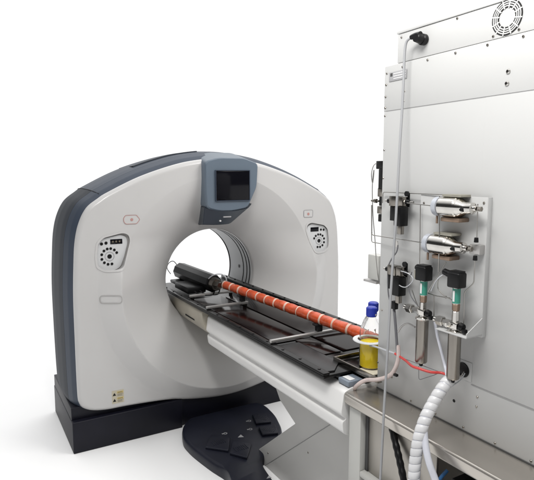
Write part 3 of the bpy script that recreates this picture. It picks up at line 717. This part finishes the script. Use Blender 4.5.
for u, v, dz in ((476.3, 240, 1), (475.2, 258, -1)):
    p = K(u, v, 1.450); b = MB(); b.cyl(p + V((0, 0, -.008)), p + V((0, 0, .008)), .0075, .0065, seg=8, bev=.001); b.build('ferrule', 'black', blk)
p = K(468, 247.5, 1.45); b = MB(); b.cyl(p + V((0, .012, 0)), p + V((0, -.006, 0)), .0065, seg=8, bev=.001); b.build('ferrule', 'black', blk)

# ------------------------------------------------ black actuated valves
def valve(u, v, x, label, s=1.0, low=True):
    c = K(u, v, x)
    t_ = thing('actuated_valve', c, label, 'valve', 'black actuated valves on the cabinet')
    b = MB(); b.box(c + V((-.014, -.004, -.018)), c + V((.018, .040, .020)), .002); b.build('manifold', 'steel_dull', t_)
    b = MB(); b.box(c + V((-.012, -.030, -.018)), c + V((.018, -.0045, .018)), .002); b.build('valve_body', 'steel_dull', t_)
    b = MB(); b.box(c + V((-.026, -.038, -.092)), c + V((.014, .000, -.0185)), .004); b.build('actuator', 'black', t_)
    b = MB(); b.box(c + V((-.008, .000, -.075)), c + V((.016, .040, -.0185)), .002); b.build('side_block', 'black', t_)
    b = MB(); b.box(c + V((.0145, -.038, -.02)), c + V((.020, -.028, .034)), .002); b.cyl(c + V((.006, -.030, .030)), c + V((.014, -.030, .030)), .010); b.build('bracket', 'black', t_)
    for sy in (.050, -.046): b = MB(); b.cyl(c + V((0, sy - .010, 0)), c + V((0, sy + .010, 0)), .0085, .0095, seg=10, bev=.002); b.build('ferrule', 'black', t_)
    b = MB(); b.cyl(c + V((0, .075, 0)), c + V((0, .040, 0)), .004); b.cyl(c + V((0, -.075, 0)), c + V((0, -.036, 0)), .004); b.cyl(c + V((0, -.040, 0)), c + V((0, -.031, 0)), .007, seg=6); b.build('stem', 'chrome', t_)
    if low: b = MB(); b.box(c + V((-.006, -.020, -.125)), c + V((.012, .000, -.0865)), .002); b.build('lower_fitting', 'steel_dull', t_)
    return t_
valve(399, 201.5, 1.462, 'black actuated valve with steel body, directly left of the upper steel vessel')
valve(397, 271, 1.462, 'black actuated valve with thin wires, directly left of the left transmitter')
w1 = MB(); w1.tube([K(393, 278, 1.45), K(399, 285, 1.44), (K(406, 287, 1.435)), K(413, 280, 1.44), K(409, 274, 1.44), K(401, 271, 1.44)], .0017); tag(w1.build('signal_wire', 'white_cable'), 'thin white wire looping around the lower black valve', 'wire')
w2 = MB(); w2.tube([K(398, 245, 1.45), K(396.5, 252, 1.445), K(391, 260, 1.45), K(388, 270, 1.455), K(388.5, 295, 1.46), K(393, 308, 1.46)], .0026); tag(w2.build('grey_wire', 'grey_hose'), 'dark grey wire bending down from the upper valve past the lower valve', 'wire')
w3 = MB(); w3.tube([K(397, 241, 1.45), K(397, 247, 1.45)], .005); tag(w3.build('hose_tip', 'chrome'), 'short silver tip hanging under the upper black valve', 'fitting')

# ------------------------------------------------ pressure transmitters with upright cylinders
def transmitter(u, v, x, label, beak, bodylab, cyl_bottom):
    top = K(u, v, x); t_ = thing('pressure_transmitter', top, label, 'pressure transmitter', 'pressure transmitters with black heads')
    c = top
    b = MB(); b.box(c + V((-.024, -.026, -.052)), c + V((.018, .024, .0)), .006, 3); b.box(c + V((-.020, -.022, -.001)), c + V((.014, .020, .005)), .002); head = b.build('head', 'black', t_)
    b = MB(); b.cyl(c + V((-.002, .018, -.014)), c + V((-.002, .056 if beak else .036, -.006)), .013, .011, bev=.002); b.build('cable_gland', 'black', head)
    if not beak: b = MB(); b.box(c + V((-.016, .0245, -.050)), c + V((.014, .034, -.018)), .002); b.build('rear_block', 'beige_metal', head)
    b = MB(); b.cyl(c + V((0, 0, -.108)), c + V((0, 0, -.052)), .0125, bev=.001, seg=28); sl = b.build('sleeve', 'chrome', t_)
    b = MB(); b.lathe([(.0127, .002), (.0131, .002), (.0131, .052), (.0127, .052), (.0127, .002)], c + V((0, 0, -.107)), (0, 0, 1), 28); b.build('teal_label', 'teal', sl)
    b = MB(); b.box(c + V((-.0137, -.004, -.099)), c + V((-.0133, .004, -.062)), 0); b.build('label_text', 'print_white', sl)
    b = MB(); b.cyl(c + V((0, 0, -.132)), c + V((0, 0, -.1085)), .0125, .0135, seg=6, bev=.001); b.build('base_nut', 'brass', t_)
    return c
c1 = transmitter(424.5, 266, 1.442, 'black headed pressure transmitter with teal label, on the left steel cylinder', False, '', 0)
c2 = transmitter(457.5, 272, 1.430, 'black headed pressure transmitter with teal label, nearest to the plate shelf', True, '', 0)
for c, v0, v1, u0, lb in ((c1, 319, 362, 421, 'upright brushed steel cylinder under the left transmitter, ending above the red hose'), (c2, 333, 379, 454.5, 'upright brushed steel cylinder under the right transmitter, beside the cable port')):
    x = c.x; zt_ = K(u0, v0, x).z; zb_ = K(u0, v1, x).z; y = c.y
    t_ = thing('filter_cylinder', (x, y, zb_), lb, 'cylinder', 'upright steel cylinders below the transmitters')
    b = MB(); b.lathe([(0, 0), (.0195, 0), (.0218, .004), (.0218, zt_ - zb_ - .012), (.0218, zt_ - zb_), (0, zt_ - zb_)], (x, y, zb_), (0, 0, 1), 40); b.build('housing', 'steel_dull', t_)
    b = MB(); b.lathe([(0, 0), (.023, 0), (.0252, .003), (.0252, .009), (.020, .012), (0, .012)], (x, y, zt_), (0, 0, 1), 40); b.build('collar', 'chrome', t_)
    b = MB(); b.cyl((x, y, zb_ - .014), (x, y, zb_), .006, .009, seg=8); b.build('drain_nut', 'black', t_)
    z0 = zt_ + .012; z1 = c.z - .133
    b = MB(); b.cyl((x, y, z0), (x, y, z1), .014, .012, seg=8, bev=.001); b.box((x - .015, y - .018, z0 + .004), (x + .013, y + .016, z0 + .028), .003)
    zc = z0 + .016
    b.cyl((x, y + .016, zc), (x, y + .050, zc), .013, .012, seg=6, bev=.001); b.cyl((x, y + .050, zc), (x, y + .078, zc), .0175, .0165, seg=6, bev=.002); b.cyl((x, y + .078, zc), (x, y + .090, zc), .010, seg=12)
    b.build('tee_fitting', 'chrome', t_)
    b = MB(); b.cyl((x, y - .020, zc), (x, y - .036, zc), .014, .012, seg=10, bev=.002); b.box((x - .012, y - .050, zc - .018), (x + .004, y - .036, zc - .004), .003); b.build('black_knob', 'black', t_)
    if c is c2: b = MB(); b.cyl((x - .006, y + .010, zc), (x - .03, y + .014, zc), .008, .0075, seg=6, bev=.001); b.build('side_nut', 'chrome', t_)
w = MB(); w.tube([K(449, 277, 1.43), K(443, 275, 1.425), K(436, 281, 1.42), K(431, 291, 1.43)], .0022); tag(w.build('signal_wire', 'white_cable'), 'thin grey signal wire leaving the beak of the right transmitter', 'wire')
w = MB(); w.tube([K(412, 272, 1.44), K(408, 283, 1.44), K(411, 296, 1.44), K(418, 306, 1.45)], .0019); tag(w.build('signal_wire', 'grey_hose'), 'dark signal wire bending left of the left transmitter', 'wire')

# ------------------------------------------------ hoses on the face
h = MB(); h.tube([K(395, 353.5, 1.455), K(405, 360, 1.45), K(412, 366, 1.40), K(419, 368.5, 1.40), K(430.5, 372, 1.42), K(442, 373, 1.45), K(451, 377, 1.452)], .0048, 12); tag(h.build('red_hose', 'red'), 'red hose running behind the steel cylinders to the white wrapped bundle', 'hose')
h = MB(); h.tube([K(368, 345, 1.53), K(377, 347.2, 1.494), K(386, 350.5, 1.47), K(396, 354, 1.455)], .0042, 10); tag(h.build('white_hose', 'white_cable'), 'short white hose from the bottle holder to the red hose', 'hose')
h = MB(); h.tube([K(350, 395, 1.42), K(356, 386.5, 1.40), K(365, 380.5, 1.42), K(377.5, 379.5, 1.43), K(389, 376, 1.44), K(395, 369, 1.45), K(398.5, 357, 1.455), K(398, 345, 1.46)], .0085, 12); tag(h.build('pinkish_hose', 'pink_hose'), 'cloudy pinkish hose curling from the table end over the bench corner', 'hose')
h = MB(); h.box(K(396, 375, 1.435) + V((-.006, -.008, -.005)), K(396, 375, 1.435) + V((.006, .010, .005)), .002); tag(h.build('hose_clip', 'black'), 'small black clip on the cloudy pinkish hose', 'clip')
h = MB(); h.tube([K(394, 309, 1.47), K(395.5, 325, 1.46), K(397.5, 353, 1.455)], .0058, 10); tag(h.build('grey_hose', 'grey_hose'), 'dark grey hose hanging from the lower valve to the red hose', 'hose')
h = MB(); h.box(K(394.5, 306, 1.466) + V((-.01, -.012, -.012)), K(394.5, 306, 1.466) + V((.01, .012, .02)), .003); tag(h.build('hose_fitting', 'black'), 'black fitting below the lower valve on top of the grey hose', 'fitting')
h = MB(); h.tube([K(398, 332, 1.46), K(402, 326, 1.465), K(408, 323.5, 1.47), K(415, 327, 1.47)], .0035, 10); tag(h.build('arched_hose', 'bar'), 'pale grey hose arching left of the left steel cylinder', 'hose')
h = MB(); h.tube([K(434, 318, 1.472), K(437, 334, 1.468), K(441, 350, 1.465), K(445, 366, 1.46), K(447, 376, 1.44)], .0055, 12); tag(h.build('cloudy_hose', 'clear_hose'), 'cloudy hose dropping between the two steel cylinders', 'hose')
# white spiral wrapped bundle
cl = [K(454, 376, 1.455), K(448, 381, 1.43), K(441, 390, 1.40), K(433, 403, 1.37), K(425.5, 418, 1.335), K(420, 434, 1.31), K(416.5, 452, 1.295), K(414, 478, 1.285), K(413, 520, 1.28), K(414, 600, 1.28)]
bd_ = thing('cable_bundle', cl[4], 'thick white spiral wrapped cable bundle hanging from the cabinet port in front of the bench', 'cable bundle')
h = MB(); h.tube(cl, .0188, 18, 14); h.build('inner_cables', 'clear_hose', bd_)
# wrap: a ribbon wound round the bundle
N = 640; P = []
n = len(cl) - 1
def cr(s):
    s = max(0, min(n - 1e-6, s)); i = int(s); t = s - i
    p0, p1_, p2, p3 = cl[max(i - 1, 0)], cl[i], cl[i + 1], cl[min(i + 2, n)]
    return .5 * ((2 * p1_) + (p2 - p0) * t + (2 * p0 - 5 * p1_ + 4 * p2 - p3) * t * t + (3 * p1_ - p0 - 3 * p2 + p3) * t ** 3)
Ls = [0]; prev = cr(0); S = [0]
for i in range(1, N + 1): q = cr(n * i / N); Ls.append(Ls[-1] + (q - prev).length); S.append(n * i / N); prev = q
t = bmesh.new(); up = None; rows = []; pitch_ = .026; steps = int(Ls[-1] / pitch_ * 20); wdt = .0124; ii = 0
def at_len(l):
    lo = 0
    for i in range(len(Ls) - 1):
        if Ls[i + 1] >= l: f_ = (l - Ls[i]) / max(1e-9, Ls[i + 1] - Ls[i]); return cr(S[i] + (S[i + 1] - S[i]) * f_)
    return cr(n)
for k in range(steps + 1):
    l = Ls[-1] * k / steps; p = at_len(l); d = (at_len(min(Ls[-1], l + .004)) - at_len(max(0, l - .004))).normalized()
    if up is None: up = d.orthogonal().normalized()
    up = (up - d * up.dot(d)).normalized(); w_ = d.cross(up); a = 2 * PI * l / pitch_
    rad = up * math.cos(a) + w_ * math.sin(a)
    rows.append([t.verts.new(p + rad * r_2 + d * q) for r_2, q in ((.0190, -wdt), (.0203, -wdt * .9), (.0210, 0), (.0203, wdt * .9), (.0190, wdt))])
for A, B in zip(rows, rows[1:]):
    for i in range(4): t.faces.new((A[i], A[i + 1], B[i + 1], B[i]))
bmesh.ops.recalc_face_normals(t, faces=t.faces[:])
h = MB(); h._add(t); h.build('spiral_wrap', 'hose_white', bd_, ang=80)
h = MB(); h.tube([K(423, 415, 1.345), K(424, 428, 1.325), K(425.5, 445, 1.31), K(429, 462, 1.30), K(436, 482, 1.30), K(446, 515, 1.30)], .0118, 16); tag(h.build('cloudy_hose', 'clear_hose'), 'thick cloudy hose splitting off to the right of the white wrapped bundle', 'hose')
h = MB(); h.tube([K(452, 386, 1.45), K(457, 380, 1.46), K(462, 375, 1.485), K(464, 372, 1.497)], .003, 10); tag(h.build('silver_cable', 'chrome'), 'short silver cable bending into the black cable port', 'cable')
h = MB(); h.tube([K(449, 388, 1.44), K(455, 384, 1.45), K(461, 379, 1.485), K(465, 373, 1.497)], .0026, 10); tag(h.build('white_cable', 'white_cable'), 'short white cable below the silver one, entering the black cable port', 'cable')

# ------------------------------------------------ things on the far side face of the cabinet
XS = 1.56
def side(u, v): return K(u, v, XS)
sv = thing('side_valve_rail', side(379, 200), 'row of black valves and fittings on the far side of the cabinet', 'valves')
for (u0, v0, u1, v1), nm, mt in (((376, 161, 382, 169), 'connector', 'black'), ((378.5, 169, 382, 190), 'rail', 'black'), ((377.5, 188, 382, 197), 'block', 'steel_dull'), ((377, 206, 382, 214), 'block', 'steel_dull'), ((378, 214, 382, 222), 'block', 'black'), ((379, 196, 382, 206), 'rail', 'black')):
    a, c_ = side(u0, v0), side(u1, v1); b = MB(); b.box((XS, min(c_.y, 1.690), c_.z), (XS + .03, a.y, a.z), .003); b.build(nm, mt, sv)
a = side(377, 201); b = MB(); b.cyl(a + V((0, .035, 0)), a + V((0, -.012, 0)), .004); b.cyl(a + V((0, .016, 0)), a + V((0, .002, 0)), .009, seg=8); b.build('fitting', 'steel_dull', sv)
jb = thing('side_box', side(373, 268), 'small grey metal box with a foot on the far side of the cabinet', 'box')
a, c_ = side(368, 254), side(378, 281); b = MB(); b.box((XS, c_.y, c_.z), (XS + .05, a.y, a.z), .004); b.build('housing', 'post', jb)
a, c_ = side(365.5, 280.5), side(378, 282); b = MB(); b.box((XS - .01, c_.y, c_.z), (XS + .055, a.y, a.z), .001); b.build('foot_plate', 'bar', jb)
h = MB(); h.tube([side(377, 163), side(373.5, 166), side(371.5, 174), side(372.5, 183), side(373.5, 178), side(374, 170), side(373, 176), side(372.3, 190), side(373, 215), side(375, 240), side(376.5, 262), side(380, 285), side(391, 305)], .0018, 8); tag(h.build('side_wire', 'tubing'), 'thin wire coiling down the far side of the cabinet from a black connector', 'wire')
h = MB(); h.bend([side(371.5, 205), side(371.6, 242), side(386, 244.5)], .0019, .01); tag(h.build('steel_tube', 'tubing'), 'thin steel tube outside the far side of the cabinet above the grey box', 'tube', 'thin steel tubes on the cabinet face')

# ------------------------------------------------------------------ light
w = bpy.data.worlds.new('World'); sc.world = w; w.use_nodes = True; nt = w.node_tree; n = nt.nodes; l = nt.links
bg = n['Background']; tc = n.new('ShaderNodeTexCoord'); sp = n.new('ShaderNodeSeparateXYZ'); l.new(tc.outputs['Generated'], sp.inputs[0])
def mrange(src, a, b, lo, hi):
    m_ = n.new('ShaderNodeMapRange'); m_.interpolation_type = 'SMOOTHSTEP'
    for k_, v_ in (('From Min', a), ('From Max', b), ('To Min', lo), ('To Max', hi)): m_.inputs[k_].default_value = v_
    l.new(src, m_.inputs[0]); return m_.outputs[0]
dt = n.new('ShaderNodeVectorMath'); dt.operation = 'DOT_PRODUCT'; l.new(tc.outputs['Generated'], dt.inputs[0]); dt.inputs[1].default_value = (.5, .866, 0)
A_ = mrange(dt.outputs['Value'], .40, .68, .04, 1.05)      # bright white backdrop beyond the gantry
Z_ = mrange(sp.outputs['Z'], .35, .8, 0, 1.32)             # overhead glow added to the world so the ground turns white
ad = n.new('ShaderNodeMath'); ad.operation = 'ADD'; l.new(A_, ad.inputs[0]); l.new(Z_, ad.inputs[1])
l.new(ad.outputs[0], bg.inputs['Strength']); bg.inputs['Color'].default_value = (1, 1, 1, 1)
def area(loc, size, power, rot=(0, 0, 0), c=(1, .985, .96)):
    L = bpy.data.lights.new('aimed_light', 'AREA'); L.shape = 'RECTANGLE'; L.size, L.size_y = size; L.energy = power; L.color = c
    o = bpy.data.objects.new('aimed_light', L); col.objects.link(o); o.location = loc; o.rotation_euler = rot
def aimed(loc, to, size, power):
    d = V(to) - V(loc); area(loc, size, power, d.to_track_quat('-Z', 'Y').to_euler())
aimed((.45, .95, 3.05), (1.5, 1.0, 2.15), (1.2, .4), 46)  # unseen lamp added to brighten the upper part of the cabinet
aimed((2.5, 1.9, 3.1), (1.1, 3.4, .8), (1.2, .6), 30)
sc.view_settings.view_transform = 'Standard'; sc.view_settings.look = 'None'; sc.view_settings.exposure = 0; sc.view_settings.gamma = 1
sc.render.resolution_x = 1024; sc.render.resolution_y = 920
